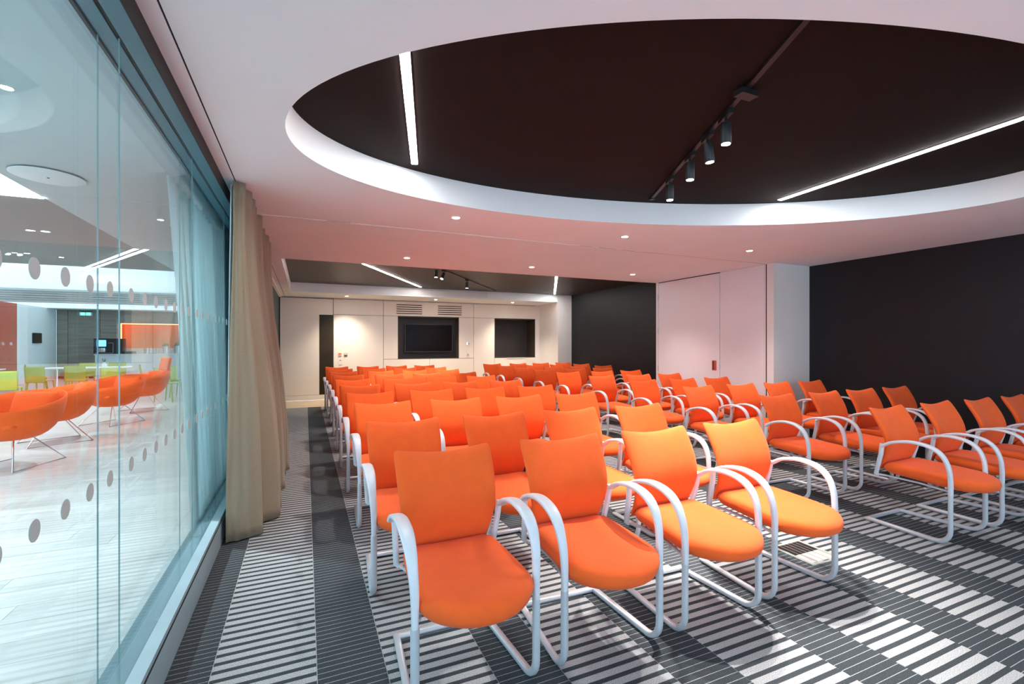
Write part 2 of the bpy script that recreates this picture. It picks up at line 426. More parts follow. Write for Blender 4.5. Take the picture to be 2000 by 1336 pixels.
for (a, b, dep) in ((2.287, 3.992, .22), (5.088, 6.412, .55)):
    mb = MB(); t = .012; z0, z1 = 1.0, 2.148
    mb.box(a, BY, z0, a + t, BY + dep, z1).box(b - t, BY, z0, b, BY + dep, z1).box(a, BY, z0, b, BY + dep, z0 + t).box(a, BY, z1 - t, b, BY + dep, z1)
    mb.build('niche_lining', 'niche_lining', wb)
    box('niche_back', 'niche_dark', a, BY + dep, z0, b, BY + dep + .02, z1, wb)
box('plinth', 'panel_white', .665, BY + .004, 0, 6.43, BY + .03, .085, wb)
box('header', 'wall_white', -.6, BY + .006, PT + .012, 6.55, BY + .05, CZ + .01, wb)
# door with tall dark vision panel
d1 = setting('door_1')
mb = MB().box(-.56, BY - .005, .13, .325, BY + .02, PT - .005).box(.325, BY - .005, 2.15, .650, BY + .02, PT - .005)
mb.build('door_leaf', 'panel_white', d1)
box('vision_panel', 'dark_glass', .333, BY - .002, .15, .640, BY + .015, 2.142, d1)
box('kick_plate', 'panel_white', -.56, BY - .004, .005, .650, BY + .02, .124, d1)
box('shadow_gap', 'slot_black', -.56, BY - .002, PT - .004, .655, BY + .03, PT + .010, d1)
# white pier at the right end of the back wall
struct(box('wall_pier', 'wall_white', 6.555, 11.62, 0, RX, BY + .1, DZ))
box('pier_return', 'wall_white', 6.43, BY - .002, 0, 6.555, BY + .05, CZ, bpy.data.objects['wall_pier'])
# long grille in the soffit face
gr = thing('air_grille', 'long white slotted air grille in the bulkhead above the wall screen', 'grille', (0, 0, 0))
box('frame', 'plate_white', 2.09, 11.607, 2.632, 4.42, 11.612, 2.772, gr)
for i in range(4): box('slat', 'wall_white', 2.12, 11.600, 2.648 + i * .030, 4.30, 11.607, 2.663 + i * .030, gr)
box('end_plate', 'wall_white', 4.31, 11.602, 2.640, 4.345, 11.607, 2.765, gr)
gr.location = (0, 0, 0)

# ---- left: glazed wall to the cafe
win = setting('window_1')
GX, GX2 = -.60, -.66; GY1 = 5.2
joints = [-2.6, -1.43, -.26, .91, 2.08, 3.25, 4.42, GY1]
def dot_centers(a): return [a + .114 + .16 * i for i in range(7) if a + .114 + .16 * i < GY1 - .05]
dme = MB().lathe([(.027, 0), (.027, .0012)], (0, 0, 0), 28, axis=(1, 0, 0)).mesh('marking_dot', 'dot_frost')
for a, b in zip(joints[:-1], joints[1:]):
    box('glass_pane', 'pane_glass', GX - .005, a + .002, .185, GX, b - .002, 2.50, win)
    box('glass_pane', 'pane_glass', GX2 - .005, a + .002, .05, GX2, b - .002, 2.50, win)
    for X, z0 in ((GX, .185), (GX2, .05)):
        if b < GY1: box('pane_edge', 'glass_edge', X - .0045, b - .0016, z0, X - .0005, b + .0016, 2.5, win)
    if a > -.3:
        for yy in dot_centers(a):
            for zz in (1.602, .967): link('marking_dot', dme, win, (GX + .0002, yy, zz))
mb = MB().box(-.598, Y0, .0, -.540, GY1, .155).box(-.598, Y0, .165, -.545, GY1, .187)
mb.build('bottom_rail', 'rail_metal', win)
box('rail_groove', 'slot_black', -.596, Y0, .155, -.543, GY1, .165, win)
box('outer_rail', 'threshold', -.77, Y0, .0, -.598, GY1, .05, win)
box('head_rail', 'teal_metal', -.597, Y0, 2.50, -.533, GY1, 2.60, win)
box('head_face', 'shade_black', -.533, Y0, 2.497, -.530, GY1, CZ, win)  # shade on the head's room side, painted as a black face
box('head_slot', 'slot_black', -.612, Y0, 2.506, -.597, GY1, 2.6, win)
box('head_rail', 'teal_metal', -.664, Y0, 2.50, -.612, GY1, 2.60, win)
box('head_slot', 'slot_black', -.678, Y0, 2.495, -.664, GY1, 2.6, win)
box('head_rail', 'rail_metal', -.76, Y0, 2.53, -.678, GY1, 2.62, win)
box('head_cover', 'teal_metal', -.80, Y0, 2.62, -.53, GY1, 3.25, win)
box('end_post', 'teal_dark', -.88, 5.2, 0, -.54, 5.32, 3.2, win)
struct(box('wall_left', 'teal_dark', -.72, 5.32, 0, -.585, BY + .1, 3.22))
box('head_trim', 'ceiling_white', -.585, 5.32, 2.56, -.53, BY, 2.66, bpy.data.objects['wall_left'])

# ================================================================== CHAIRS
def make_chair():
    t = thing('armchair', '', 'chair')
    def seat(u, v):
        q = min(1, max(0, (v + 1) / 2))                    # 0 rear .. 1 front
        w = .215 + .027 * q ** .8 + .004 * math.sin(PI * q)
        yr = -.055 - .012 * u * u; yf = -.665 + .150 * abs(u) ** 2.3
        z = .436 + .010 * (u * u) - .016 * q ** 3 + .012 * (1 - q) ** 2
        return (u * w, yr + q * (yf - yr), z)
    link('seat', pillow('seat', 'orange_fabric', seat, .090, 16, 16, 12, cr=20), t)
    ZP = [(.415, -.030, .198), (.50, -.078, .207), (.58, -.108, .219), (.65, -.120, .231), (.74, -.092, .238), (.82, -.050, .241), (.905, .004, .243)]
    def lerp(z, k):
        if z <= ZP[0][0]: a, b = ZP[0], ZP[1]
        elif z >= ZP[-1][0]: a, b = ZP[-2], ZP[-1]
        else:
            for a, b in zip(ZP[:-1], ZP[1:]):
                if a[0] <= z <= b[0]: break
        f = (z - a[0]) / (b[0] - a[0]); return a[k] + (b[k] - a[k]) * f
    def sm(z, k): return (lerp(z - .03, k) + lerp(z, k) + lerp(z + .03, k)) / 3
    def back(u, v):
        q = min(1, max(0, (v + 1) / 2)); top = .914 - .030 * (1 - min(1, abs(u)) ** 1.8)
        z = .415 + q * (top - .415)
        w = sm(z, 2); return (u * w, sm(z, 1) + .030 * (1 - u * u) * (.6 + .4 * q) + .012, z)
    link('backrest', pillow('backrest', 'orange_fabric', back, .044, 18, 22, 9, cr=26), t)
    for s in (-1, 1):
        arm = catmull([(s * .264, -.088, .624), (s * .265, -.160, .666), (s * .262, -.275, .690), (s * .261, -.385, .677), (s * .259, -.455, .632), (s * .256, -.492, .555), (s * .252, -.503, .460), (s * .252, -.503, .362)], 5)
        n = len(arm); ww = [.050 + .008 * math.sin(PI * min(1, i / n * 1.5)) - .020 * max(0, (i / (n - 1) - .45) / .45) for i in range(n)]
        MB().sweep(arm, ww, [.022 + .008 * max(0, (i / (n - 1) - .5) / .5) for i in range(n)], side=(1, 0, 0), n=12).build('armrest', 'arm_plastic', t, smooth=True, auto=60)
        MB().sweep([(s * .257, -.086, .640), (s * .251, -.075, .56), (s * .238, -.035, .398), (s * .225, -.045, .385)], [.026, .026, .026, .02], [.030, .030, .028, .02], side=(1, 0, 0), n=10).build('back_upright', 'arm_plastic', t, smooth=True, auto=60)
        MB().sweep([(s * .228, -.04, .392), (s * .190, -.12, .386), (s * .190, -.30, .384), (s * .235, -.49, .380)], .018, .014, n=8).build('seat_rail', 'chair_metal', t, smooth=True)
        MB().box(s * .11 - .012, -.34, .352, s * .11 + .012, -.315, .392).build('bracket', 'chair_metal', t)
    MB().sweep([(-.245, -.475, .402), (.245, -.475, .402)], .016, .016, n=8).build('crossbar', 'chair_metal', t, smooth=True)
    MB().sweep([(-.19, -.33, .352), (.19, -.33, .352)], .018, .014, n=8).build('crossbar', 'chair_metal', t, smooth=True)
    half = [(.252, -.503, .362), (.252, -.503, .110)]
    for i in range(1, 7):
        a = PI / 2 * i / 6; half.append((.252 - .002 * i / 6, -.503 + .090 * (1 - math.cos(a)), .110 - .094 * math.sin(a)))
    half.append((.224, .032, .016))
    loop = half + [(-x, y, z) for x, y, z in half[::-1]]
    MB().sweep(loop, .031, .029, n=12).build('cantilever_frame', 'chair_metal', t, smooth=True, auto=60)
    return t
proto = make_chair()
ORD = ['front', 'second', 'third', 'fourth', 'fifth', 'sixth', 'seventh', 'eighth', 'ninth', 'rearmost']
COLL = ['nearest the curtain', 'second from the curtain side', 'third from the curtain side', 'on the centre aisle']
COLR = ['on the centre aisle', 'second from the centre aisle', 'second from the black wall', 'nearest the black wall']
yl = [2.24, 3.18, 4.20, 5.13, 6.09, 7.08, 8.07, 9.10, 10.05, 11.08]
yr = [2.25, 3.25, 4.29, 5.30, 6.31, 7.36, 8.30, 9.25, 10.20, 11.14]
xl = [.625, 1.285, 1.925, 2.585]; xr = [4.36, 5.09, 5.76, 6.44]
first = True
def place(label, x, y, rz, grp):
    global first
    if first:
        proto.location = (x, y, 0); proto.rotation_euler = (0, 0, rz); proto['label'] = label; proto['group'] = grp; first = False
    else: copy_thing(proto, label, (x, y, 0), rz, grp)
rr = random.Random(3)
for r in range(10):
    for c in range(4):
        dx = [0, 0, 0, .0][c] + (0.02 if r > 5 else 0)
        rz = rr.uniform(-.025, .025)
        if r == 0: rz = [0.0, -.03, 0, -.01][c]
        if r == 1 and c == 3: rz = .03; 
        row = 'front row' if r == 0 else ('rearmost row' if r == 9 else ORD[r] + ' row from the front')
        place(f'orange armchair, left block, {row}, {COLL[c]}', xl[c] + dx + (-.02 if r == 1 else 0), yl[r] + rr.uniform(-.012, .012), rz, 'orange armchairs of the left block')
for r in range(10):
    for c in range(4):
        if c == 3 and r in (3, 4, 5, 6): continue      # the white storage block stands there / hides them
        rz = rr.uniform(-.02, .03)
        if r == 0: rz = .02
        row = 'front row' if r == 0 else ('rearmost row' if r == 9 else ORD[r] + ' row from the front')
        place(f'orange armchair, right block, {row}, {COLR[c]}', xr[c], yr[r] + rr.uniform(-.012, .012), rz, 'orange armchairs of the right block')

# ================================================================== CURTAIN
def curtain(name, m, label, cat, y0, y1, xt, xb, at, ab, zt, zb, folds, lean=0.0, th=.006, ny=150, nz=26, seed=1, mesh_only=False):
    rn = random.Random(seed); ph = [rn.uniform(-.35, .35) for _ in range(folds + 3)]; am = [rn.uniform(.75, 1.2) for _ in range(folds + 3)]
    vs_ = []; fs = []
    for side in (0, 1):
        for k in range(nz + 1):
            t = k / nz; z = zt + (zb - zt) * t
            for i in range(ny + 1):
                q = i / ny; s_ = q * folds; i0 = int(s_); f = s_ - i0
                p = ph[i0] * (1 - f) + ph[i0 + 1] * f; a = am[i0] * (1 - f) + am[i0 + 1] * f
                w = math.sin(2 * PI * s_ + p * 2 + .8 * math.sin(t * 2.2 + i0) * t)
                w2 = math.copysign(abs(w) ** .7, w)
                amp = (at + (ab - at) * t ** .9) * a
                xx = xt + (xb - xt) * t + amp * w2
                yy = y0 + (y1 - y0) * q + lean * t * (1 - q) + .05 * math.cos(2 * PI * s_ + p) * (.4 + .6 * t)
                vs_.append((xx + (th if side else 0), yy, z + (.004 * math.sin(9 * q + 3) if k == nz else 0)))
    a = ny + 1; off = a * (nz + 1)
    for k in range(nz):
        for i in range(ny):
            q = (k * a + i, k * a + i + 1, (k + 1) * a + i + 1, (k + 1) * a + i)
            fs.append(q[::-1]); fs.append(tuple(off + v for v in q))
    def seam(idx):
        for p, q in zip(idx[:-1], idx[1:]): fs.append((p, q, off + q, off + p))
    seam(list(range(a))); seam([nz * a + i for i in range(a)]); seam([k * a for k in range(nz + 1)]); seam([k * a + ny for k in range(nz + 1)])
    me = new_mesh(name, vs_, fs, m); bm = bmesh.new(); bm.from_mesh(me); bmesh.ops.recalc_face_normals(bm, faces=bm.faces); bm.to_mesh(me); bm.free()
    for p in me.polygons: p.use_smooth = True
    return me
cu = thing('curtain', 'floor-length beige curtain with deep folds hanging beside the glass wall', 'curtain', (0, 0, 0))
# heavy beige cloth: explicit zigzag of pleats, wider towards the hem
def pleats():
    top = []; bot = []
    # near leading edge: a flat panel facing the camera, then pleats running away along the groove
    T = [(-.472, 3.86), (-.445, 3.88), (-.415, 3.92), (-.475, 3.99), (-.385, 4.10), (-.475, 4.18), (-.38, 4.32), (-.475, 4.42), (-.38, 4.58), (-.475, 4.68), (-.38, 4.84), (-.475, 4.96), (-.38, 5.12), (-.475, 5.22), (-.375, 5.40), (-.475, 5.52), (-.375, 5.70), (-.475, 5.85), (-.375, 6.05), (-.45, 6.15)]
    Bt = [(-.515, 3.85), (-.40, 3.88), (-.290, 3.96), (-.44, 4.06), (-.19, 4.28), (-.44, 4.32), (-.20, 4.50), (-.44, 4.58), (-.24, 4.80), (-.45, 4.86), (-.185, 5.08), (-.45, 5.14), (-.23, 5.34), (-.45, 5.40), (-.18, 5.58), (-.45, 5.66), (-.175, 5.82), (-.45, 5.92), (-.20, 6.08), (-.40, 6.18)]
    A = catmull([(x, y, 0) for x, y in T], 5); B = catmull([(x, y, 0) for x, y in Bt], 5)
    nz = 30; vs_ = []; fs = []; n = len(A); th = .007
    for side in (0, 1):
        for k in range(nz + 1):
            t = k / nz; z = CZ - .006 + (.018 - CZ) * t; e = min(1, max(0, (t - .08) / .80)); e = .25 * t + .75 * e * e * (3 - 2 * e)
            row = [A[i] * (1 - e) + B[i] * e for i in range(n)]
            for i in range(n):
                d = (row[min(i + 1, n - 1)] - row[max(i - 1, 0)]).normalized(); nn = Vector((d.y, -d.x, 0))
                p = row[i] + nn * (th if side else 0) + nn * (.005 * math.sin(t * 11 + i * .9) + .010 * math.sin(i * 2.3 + t))
                vs_.append((p.x, p.y, z))
    off = n * (nz + 1)
    for k in range(nz):
        for i in range(n - 1):
            q = (k * n + i, k * n + i + 1, (k + 1) * n + i + 1, (k + 1) * n + i); fs.append(q[::-1]); fs.append(tuple(off + v for v in q))
    for base in (0, n - 1):
        for k in range(nz): fs.append((k * n + base, (k + 1) * n + base, off + (k + 1) * n + base, off + k * n + base))
    for base in (0, nz * n):
        for i in range(n - 1): fs.append((base + i, base + i + 1, off + base + i + 1, off + base + i))
    me = new_mesh('curtain_cloth', vs_, fs, 'beige_fabric'); bm = bmesh.new(); bm.from_mesh(me); bmesh.ops.recalc_face_normals(bm, faces=bm.faces); bm.to_mesh(me); bm.free()
    for p in me.polygons: p.use_smooth = True
    return me, A, B
cme, CA, CB = pleats()
link('cloth', cme, cu)
link('lining', curtain('lining', 'lining_white', '', '', 3.865, 6.15, -.487, -.522, .003, .006, CZ - .03, .17, 9, ny=90, nz=10), cu)
sh = thing('sheer_curtain', 'pale sheer curtain hanging behind the glass next to the dark end post', 'curtain')
link('cloth', curtain('sheer_cloth', 'sheer_white', '', '', 3.62, 5.10, -.80, -.715, .026, .034, 2.50, .056, 9, lean=.30, ny=120, nz=16, seed=4), sh)

# ================================================================== CEILING LIGHTS
def strip_light(label, p0, p1, z, w=.044):
    p0, p1 = Vector((*p0, 0)), Vector((*p1, 0)); d = (p1 - p0); L_ = d.length; a = math.atan2(d.y, d.x)
    t = thing('strip_light', label, 'light', (p0.x, p0.y, z), a)
    MB().box(0, -w / 2 - .004, -.006, L_, w / 2 + .004, 0).build('housing', 'plate_white', t)
    MB().box(.004, -w / 2, -.009, L_ - .004, w / 2, -.0062).build('diffuser', 'strip_glow', t)
    return t
strip_light('short bright white light strip in the dark oval, at its left end', (.375, 2.01), (.767, 3.583), DZ)
strip_light('long bright white light strip in the dark oval, right of the track spots', (4.16, 3.075), (3.98, 1.05), DZ)
strip_light('bright light strip slanting across the rear dark recess, above the wall screen', (.50, 7.68), (2.585, 11.36), DZ)
strip_light('bright light strip in the rear dark recess beside the white pier', (4.38, 7.8), (6.34, 11.43), DZ)

def spot_lamp(name, loc, target, watt, size_deg, blend, parent, rad=.03, col=(1, .95, .90)):
    l = bpy.data.lights.new(name, 'SPOT'); l.energy = watt; l.spot_size = math.radians(size_deg); l.spot_blend = blend; l.shadow_soft_size = rad; l.color = col
    o = bpy.data.objects.new(name, l); C.objects.link(o); o.parent = parent; o.location = loc
    d = Vector(target) - Vector(loc); o.rotation_euler = d.to_track_quat('-Z', 'Y').to_euler(); return o
def track_system(label, p0, p1, z):
    t = thing('lighting_track', label, 'track', (0, 0, 0)); d = (Vector(p1) - Vector(p0)).normalized(); nn = Vector((-d.y, d.x))
    MB().sweep([(p0[0], p0[1], z - .010), (p1[0], p1[1], z - .010)], .036, .020, n=4).build('rail', 'track_black', t)
    for e in (p0, p1): MB().box(e[0] - .022, e[1] - .022, z - .024, e[0] + .022, e[1] + .022, z).build('end_cap', 'track_black', t)
    return t
def spot(label, cx, cy, z, d, tilt=(0, 0), target=None, watt=SPOT_W, size=62):
    """adapter block on the track, stem, cylinder can with a glowing lens"""
    t = thing('spotlight', label, 'light', (cx, cy, z)); d = Vector((*d, 0)).normalized(); a = math.atan2(d.y, d.x)
    ad = MB().box(-.075, -.016, -.045, .075, .016, -.021).build('adapter', 'track_black', t, bevel=.002); ad.rotation_euler = (0, 0, a)
    ax = Vector((tilt[0], tilt[1], -1)).normalized()
    c0 = Vector((-.06 * d.y * 0, 0, -.070))
    MB().lathe([(.008, 0), (.008, .030)], (0, 0, -.072), 10).build('stem', 'track_black', t)
    can = MB().lathe([(.026, 0), (.031, .003), (.031, .122), (.028, .126)], tuple(c0), 28, axis=tuple(ax)).build('can', 'track_black', t, smooth=True)
    e = c0 + ax * .1265
    MB().lathe([(.0245, 0), (.0245, .002)], tuple(e), 28, axis=tuple(ax)).build('lens', 'lens_glow', can)
    e2 = c0 + ax * .15
    tg = Vector(target) - Vector((cx, cy, z)) if target else e2 + ax
    spot_lamp('lamp', tuple(e2), tuple(tg), watt, size, .65, t)
    return t
TP0, TP1 = (1.80, 1.02), (2.99, 3.505)
track_system('black lighting track running through the dark oval recess', TP0, TP1, DZ)
td = Vector(TP1) - Vector(TP0)
def on_track(y): k = (y - TP0[1]) / td.y; return TP0[0] + td.x * k
SP = [(2.03, (0, 0), (2.45, 1.75, 0), 'nearest of the four black spotlights in the oval'),
      (2.283, (.12, -.03), (2.45, 2.3, .5), 'second nearest black spotlight in the oval, tilted slightly right'),
      (2.58, (0, 0), (2.05, 2.2, .6), 'third nearest black spotlight in the oval'),
      (3.01, (0, 0), (2.6, 3.2, .6), 'farthest of the four black spotlights in the oval')]
for y, tl, tg, lb in SP:
    spot(lb, on_track(y), y, DZ, td, tl, tg, SPOT_W, 58)
box('feed_box', 'track_black', on_track(1.80) - .06, 1.77, DZ - .05, on_track(1.80) + .06, 1.83, DZ - .021, bpy.data.objects['lighting_track'])
T20, T21 = (2.10, 8.15), (4.50, 11.30)
track_system('thin black lighting track in the rear dark recess', T20, T21, DZ)
t2 = Vector(T21) - Vector(T20)
for y, tl, tg, lb in [(8.20, (0, 0), (1.7, 8.2, .8), 'black spotlight in the rear recess at the left end of the track'),
                      (8.50, (-.45, -.3), (2.0, 9.0, .8), 'tilted black spotlight beside the left end of the rear track'),
                      (9.54, (0, 0), (3.2, 9.8, .2), 'single black spotlight midway along the rear track')]:
    spot(lb, T20[0] + t2.x * (y - T20[1]) / t2.y, y, DZ, t2, tl, tg, SPOT_W * .9, 60)

def downlight(label, x, y, z=CZ, watt=DOWN_W, col=(1, .95, .90)):
    t = thing('downlight', label, 'light', (x, y, z))
    MB().lathe([(.043, 0), (.043, -.003), (.036, -.004), (.034, -.001)], (0, 0, 0), 28).build('trim_ring', 'plate_white', t, smooth=True)
    MB().lathe([(.033, -.0045), (.033, -.0012)], (0, 0, 0), 28).build('lens', 'lens_glow', t)
    if watt: spot_lamp('lamp', (0, 0, -.012), (0, 0, -1), watt, 110, .9, t, rad=.03, col=col)
    return t
for i, nm in enumerate(['left', 'middle', 'right']):
    downlight(f'small round downlight between the oval and the ceiling track, {nm} of three', 1.28 + 1.92 * i, 4.19)
    downlight(f'small round downlight on the beam before the rear recess, {nm} of three', 1.27 + 1.90 * i, 6.43)
    downlight(f'small round downlight in the soffit along the back wall, {nm} of three', .94 + 2.24 * i, 12.23, watt=85, col=(1, .88, .72))

# ================================================================== BACK WALL FITTINGS
tv = thing('wall_screen', 'large black television screen mounted in the dark wall recess', 'television', (3.163, BY + .12, 1.57))
MB().box(-.672, -.03, -.386, .672, .03, .386).build('casing', 'bezel_dark', tv, bevel=.004)
MB().box(-.655, -.034, -.366, .655, -.0305, .372).build('display', 'black_gloss', tv)
MB().box(-.25, .031, -.2, .25, .098, .2).build('bracket', 'track_black', tv)
def plate(label, cat, x, z, w, h, m, dark=None):
    t = thing('wall_plate', label, cat, (x, BY, z)); MB().box(-w / 2, -.010, -h / 2, w / 2, -.0002, h / 2).build('cover', m, t, bevel=.002)
    if dark:
        for (a, b, c, d, mm) in dark: MB().box(a, -.013, b, c, -.0102, d).build('button', mm, t)
    return t
plate('small orange and white control plate right of the dark glass door panel', 'control', .815, 1.135, .088, .088, 'plate_white', [(-.038, -.002, .038, .040, 'plate_orange'), (-.036, -.036, .036, -.014, 'plate_grey')])
plate('small grey control plate beside the orange one', 'control', .955, 1.130, .088, .088, 'plate_grey', [(-.034, .006, .034, .032, 'plate_white'), (-.034, -.034, .034, -.010, 'bezel_dark')])
plate('white light switch plate below the orange control plate', 'switch', .825, .94, .080, .13, 'plate_white', [(-.02, .045, .02, .060, 'bezel_dark')])
plate('small lit blue touch panel between the two wall recesses', 'control', 4.262, 1.415, .105, .085, 'plate_white', [(-.040, -.03, -.008, .03, 'screen_blue'), (.010, -.026, .036, .022, 'plate_grey')])
plate('small socket plate below the blue touch panel', 'socket', 4.262, 1.10, .085, .085, 'plate_white', [(-.020, -.022, .020, .022, 'plate_grey')])
box('shelf', 'plate_white', 5.45, BY - .015, .985, 6.05, BY + .001, .998, wb)

# ================================================================== FLOOR BOX
fb = thing('floor_box', 'rectangular floor outlet box with a pale metal rim and carpet inlay', 'floor outlet', (3.115, 2.113, 0))
MB().box(-.142, -.150, 0, .142, .150, .003).build('rim', 'box_lid', fb)
ins = MB()
for i in range(6): ins.box(-.118 + i * .0395, -.015, .003, -.118 + i * .0395 + .034, .128, .0045)
ins.build('inlay_dark', 'track_black', fb)
ins = MB()
for i in range(4): ins.box(-.118 + i * .0595, -.130, .003, -.118 + i * .0595 + .036, -.018, .0045)
ins.build('inlay_striped', 'plate_white', fb)
MB().box(-.120, -.132, .0030, .120, .130, .0036).build('inlay_base', 'plate_grey', fb)
MB().box(-.025, -.146, .003, .025, -.136, .006).build('finger_tab', 'steel', fb)

# ================================================================== CAFE BEHIND THE GLASS
cf = struct(box('floor.001', 'threshold', -12.5, -3.0, -.12, -.62, 25.5, -.012))
near = 0; y = 1.0; k = 0; rnd = random.Random(5); bulk = MB()
while y < 24.4:
    x = -.765; L_ = rnd.uniform(.5, 1.9); first_ = True
    while x > -11.5:
        x1 = max(x - L_, -11.6)
        vis = y < 9.0 and x > -.46 * y - 1.6 and near < 290
        if vis: box('plank', 'cafe_plank', x1 + .0012, y + .0012, -.012, x - .0012, y + .1985, 0, cf); near += 1
        else: bulk.box(x1 + .0015, y + .0015, -.012, x - .0015, y + .1985, 0)
        x = x1; L_ = 1.9
    y += .2; k += 1
for j in range(20):
    yy = -3.0 + j * .2
    for i in range(6): bulk.box(-11.6 + i * 1.8 + .0015, yy + .0015, -.012, -9.8 + i * 1.8 - .0015, yy + .1985, 0)
bo = bulk.build('plank_field', 'cafe_plank', cf); bo['kind'] = 'stuff'
# walls
CW = 24.5; CXL = -9.1
wc = setting('wall_cafe_left')
box('plaster', 'cafe_white', CXL - .15, 21.7, 0, CXL, CW, 2.80, wc)
box('red_panel', 'cafe_red', CXL - .15, 12.0, 0, CXL, 21.7, 2.80, wc)
wd = setting('wall_cafe_back')
for a, b in ((-9.1, -8.75), (-8.745, -7.73), (-7.725, -7.05)): box('panel', 'grey_wood', a + .004, CW, .1, b - .004, CW + .05, 2.78, wd)
box('panel', 'grey_wood', -7.046, CW, 2.26, -1.5, CW + .05, 2.78, wd)
box('backing', 'slot_black', -9.1, CW + .05, 0, -7.05, CW + .09, 2.8, wd)
# orange niche
box('niche_back', 'niche_orange', -7.05, CW + .30, .8, -1.5, CW + .34, 2.27, wd)
box('niche_side', 'niche_orange', -7.10, CW, .8, -7.05, CW + .32, 2.27, wd)
box('niche_top', 'niche_orange', -7.05, CW + .05, 2.265, -1.5, CW + .32, 2.28, wd)
box('glow_line', 'glow_orange', -7.05, CW + .01, 2.235, -1.5, CW + .04, 2.26, wd)
box('glow_line', 'glow_orange', -7.05, CW + .01, 1.3, -7.02, CW + .04, 2.235, wd)
box('splashback', 'marble', -7.0, CW + .22, .9, -1.5, CW + .30, 1.22, wd)
box('niche_shelf', 'marble', -7.0, CW + .01, .95, -1.5, CW + .22, 1.0, wd)
# counter
ct = thing('bar_counter', 'long pale marble cafe counter below the orange niche', 'counter', (-4.7, 23.6, 0))
MB().box(-2.9, 0, 0, 3.2, .6, .96).build('body', 'marble', ct)
MB().box(-2.93, -.03, .96, 3.2, .88, 1.0).build('worktop', 'marble', ct, bevel=.006)
MB().box(-2.85, .03, 0, 3.2, .04, .001).build('plinth', 'slot_black', ct)
cmn = thing('coffee_machine', 'black coffee machine with a blue display at the left end of the counter', 'coffee machine', (-7.18, 23.9, 1.0))
MB().box(-.50, -.2, 0, .42, .25, .62).build('body', 'machine_black', cmn, bevel=.01)
MB().box(-.40, -.212, .30, -.10, -.201, .56).build('display', 'machine_screen', cmn, bevel=.01)
MB().sweep([(-.46, -.21, .04), (.12, -.21, .04), (.12, -.21, .44), (-.04, -.21, .44)], .016, .016, n=6).build('tube_frame', 'steel', cmn)
MB().lathe([(.11, 0), (.13, .08), (.12, .16)], (-.22, -.215, .08), 16).build('drip_bowl', 'steel', cmn, smooth=True)
MB().box(.42, -.15, 0, .75, .25, .10).build('cup_tray', 'machine_black', cmn)
def pot(label, x, h, r, herb):
    t = thing('counter_pot', label, 'pot', (x, 23.95, 1.0)); MB().lathe([(r * .9, 0), (r, h * .5), (r, h)], (0, 0, 0), 18).build('body', 'steel', t, smooth=True)
    if herb:
        rn = random.Random(int(x * 100)); mb = MB()
        for i in range(26):
            a = rn.uniform(0, 2 * PI); q = rn.uniform(0, r); mb.lathe([(.008, 0), (.03, .03), (.004, .08)], (q * math.cos(a), q * math.sin(a), h + rn.uniform(-.03, .06)), 5)
        mb.build('herbs', 'herb_green', t)
    return t
pot('steel pot of dark herbs on the counter, left of two', -5.38, .30, .11, True)
pot('steel pot of dark herbs on the counter, right of two', -4.98, .32, .12, True)
pot('round steel kettle-like pot left of the herb pots', -6.02, .22, .10, False)
for i, xx in enumerate((-5.78, -5.67, -5.56)): pot(['narrow steel canister between kettle and herbs, left', 'narrow steel canister between kettle and herbs, middle', 'narrow steel canister between kettle and herbs, right'][i], xx, .22, .04, False)
for i, xx in enumerate((-4.46, -4.34, -4.22)): pot(['small steel canister right of the herb pots, left of three', 'small steel canister right of the herb pots, middle of three', 'small steel canister right of the herb pots, right of three'][i], xx, .22, .045, False)
wsc = thing('wall_display', 'small dark square display on the white cafe wall', 'display', (CXL, 22.95, 1.62)); MB().box(0, -.28, -.19, .06, .28, .19).build('casing', 'machine_black', wsc, bevel=.01); MB().box(.0605, -.25, -.16, .062, .25, .16).build('display', 'dark_glass', wsc)
ex = thing('exit_sign', 'glowing green exit sign on the wood wall of the cafe', 'sign', (-8.15, 24.38, 2.62)); MB().box(-.20, 0, -.07, .20, .10, .07).build('casing', 'plate_white', ex); MB().box(-.16, -.003, -.05, -.02, -.0005, .05).build('arrow_panel', 'exit_green', ex); MB().box(.02, -.003, -.05, .16, -.0005, .05).build('figure_panel', 'exit_green', ex)
# cafe ceiling: plain strip by the glass, recess with luminous panels further in
cc = setting('ceiling_cafe'); ZC = 3.2; XE = -2.92
box('plasterboard', 'cafe_ceiling', XE, -3, ZC, -.60, 20.3, ZC + .1, cc)
box('plasterboard', 'cafe_taupe', -11.6, 7.55, ZC, XE, 13.95, ZC + .1, cc)
box('plasterboard', 'cafe_ceiling', -11.6, 20.3, 2.78, -1.2, 20.55, 3.35, cc)
box('plasterboard', 'cafe_ceiling', -11.6, 23.75, 2.78, -1.2, 24.7, 2.9, cc)
box('plasterboard', 'cafe_ceiling', XE, 20.55, 2.78, -1.2, 23.75, 2.9, cc)
for yy in (7.53, 13.93, 20.28): box('light_edge', 'strip_glow', -11.0, yy, ZC - .012, XE, yy + .02, ZC, cc) if yy == 7.53 else None
box('luminous_panel', 'skylight_glow', -11.6, -3, ZC + .02, XE - .01, 7.50, ZC + .04, cc)
box('luminous_panel', 'skylight_glow', -11.6, 13.97, ZC + .02, XE - .01, 20.28, ZC + .04, cc)
box('luminous_panel', 'skylight_glow', -11.6, 20.6, 2.80, XE - .01, 23.7, 2.84, cc)
for i in range(5): box('bulkhead_slat', 'cafe_taupe', -11.6, 20.28, 2.84 + i * .07, -1.5, 20.30, 2.87 + i * .07, cc)
dsk = thing('ceiling_disc', 'thin round white disc speaker hanging just under the cafe ceiling', 'speaker', (-2.48, 6.5, ZC - .03))
MB().lathe([(.28, 0), (.30, .008), (.30, .014), (.05, .016)], (0, 0, 0), 40).build('disc', 'cafe_white', dsk, smooth=True)
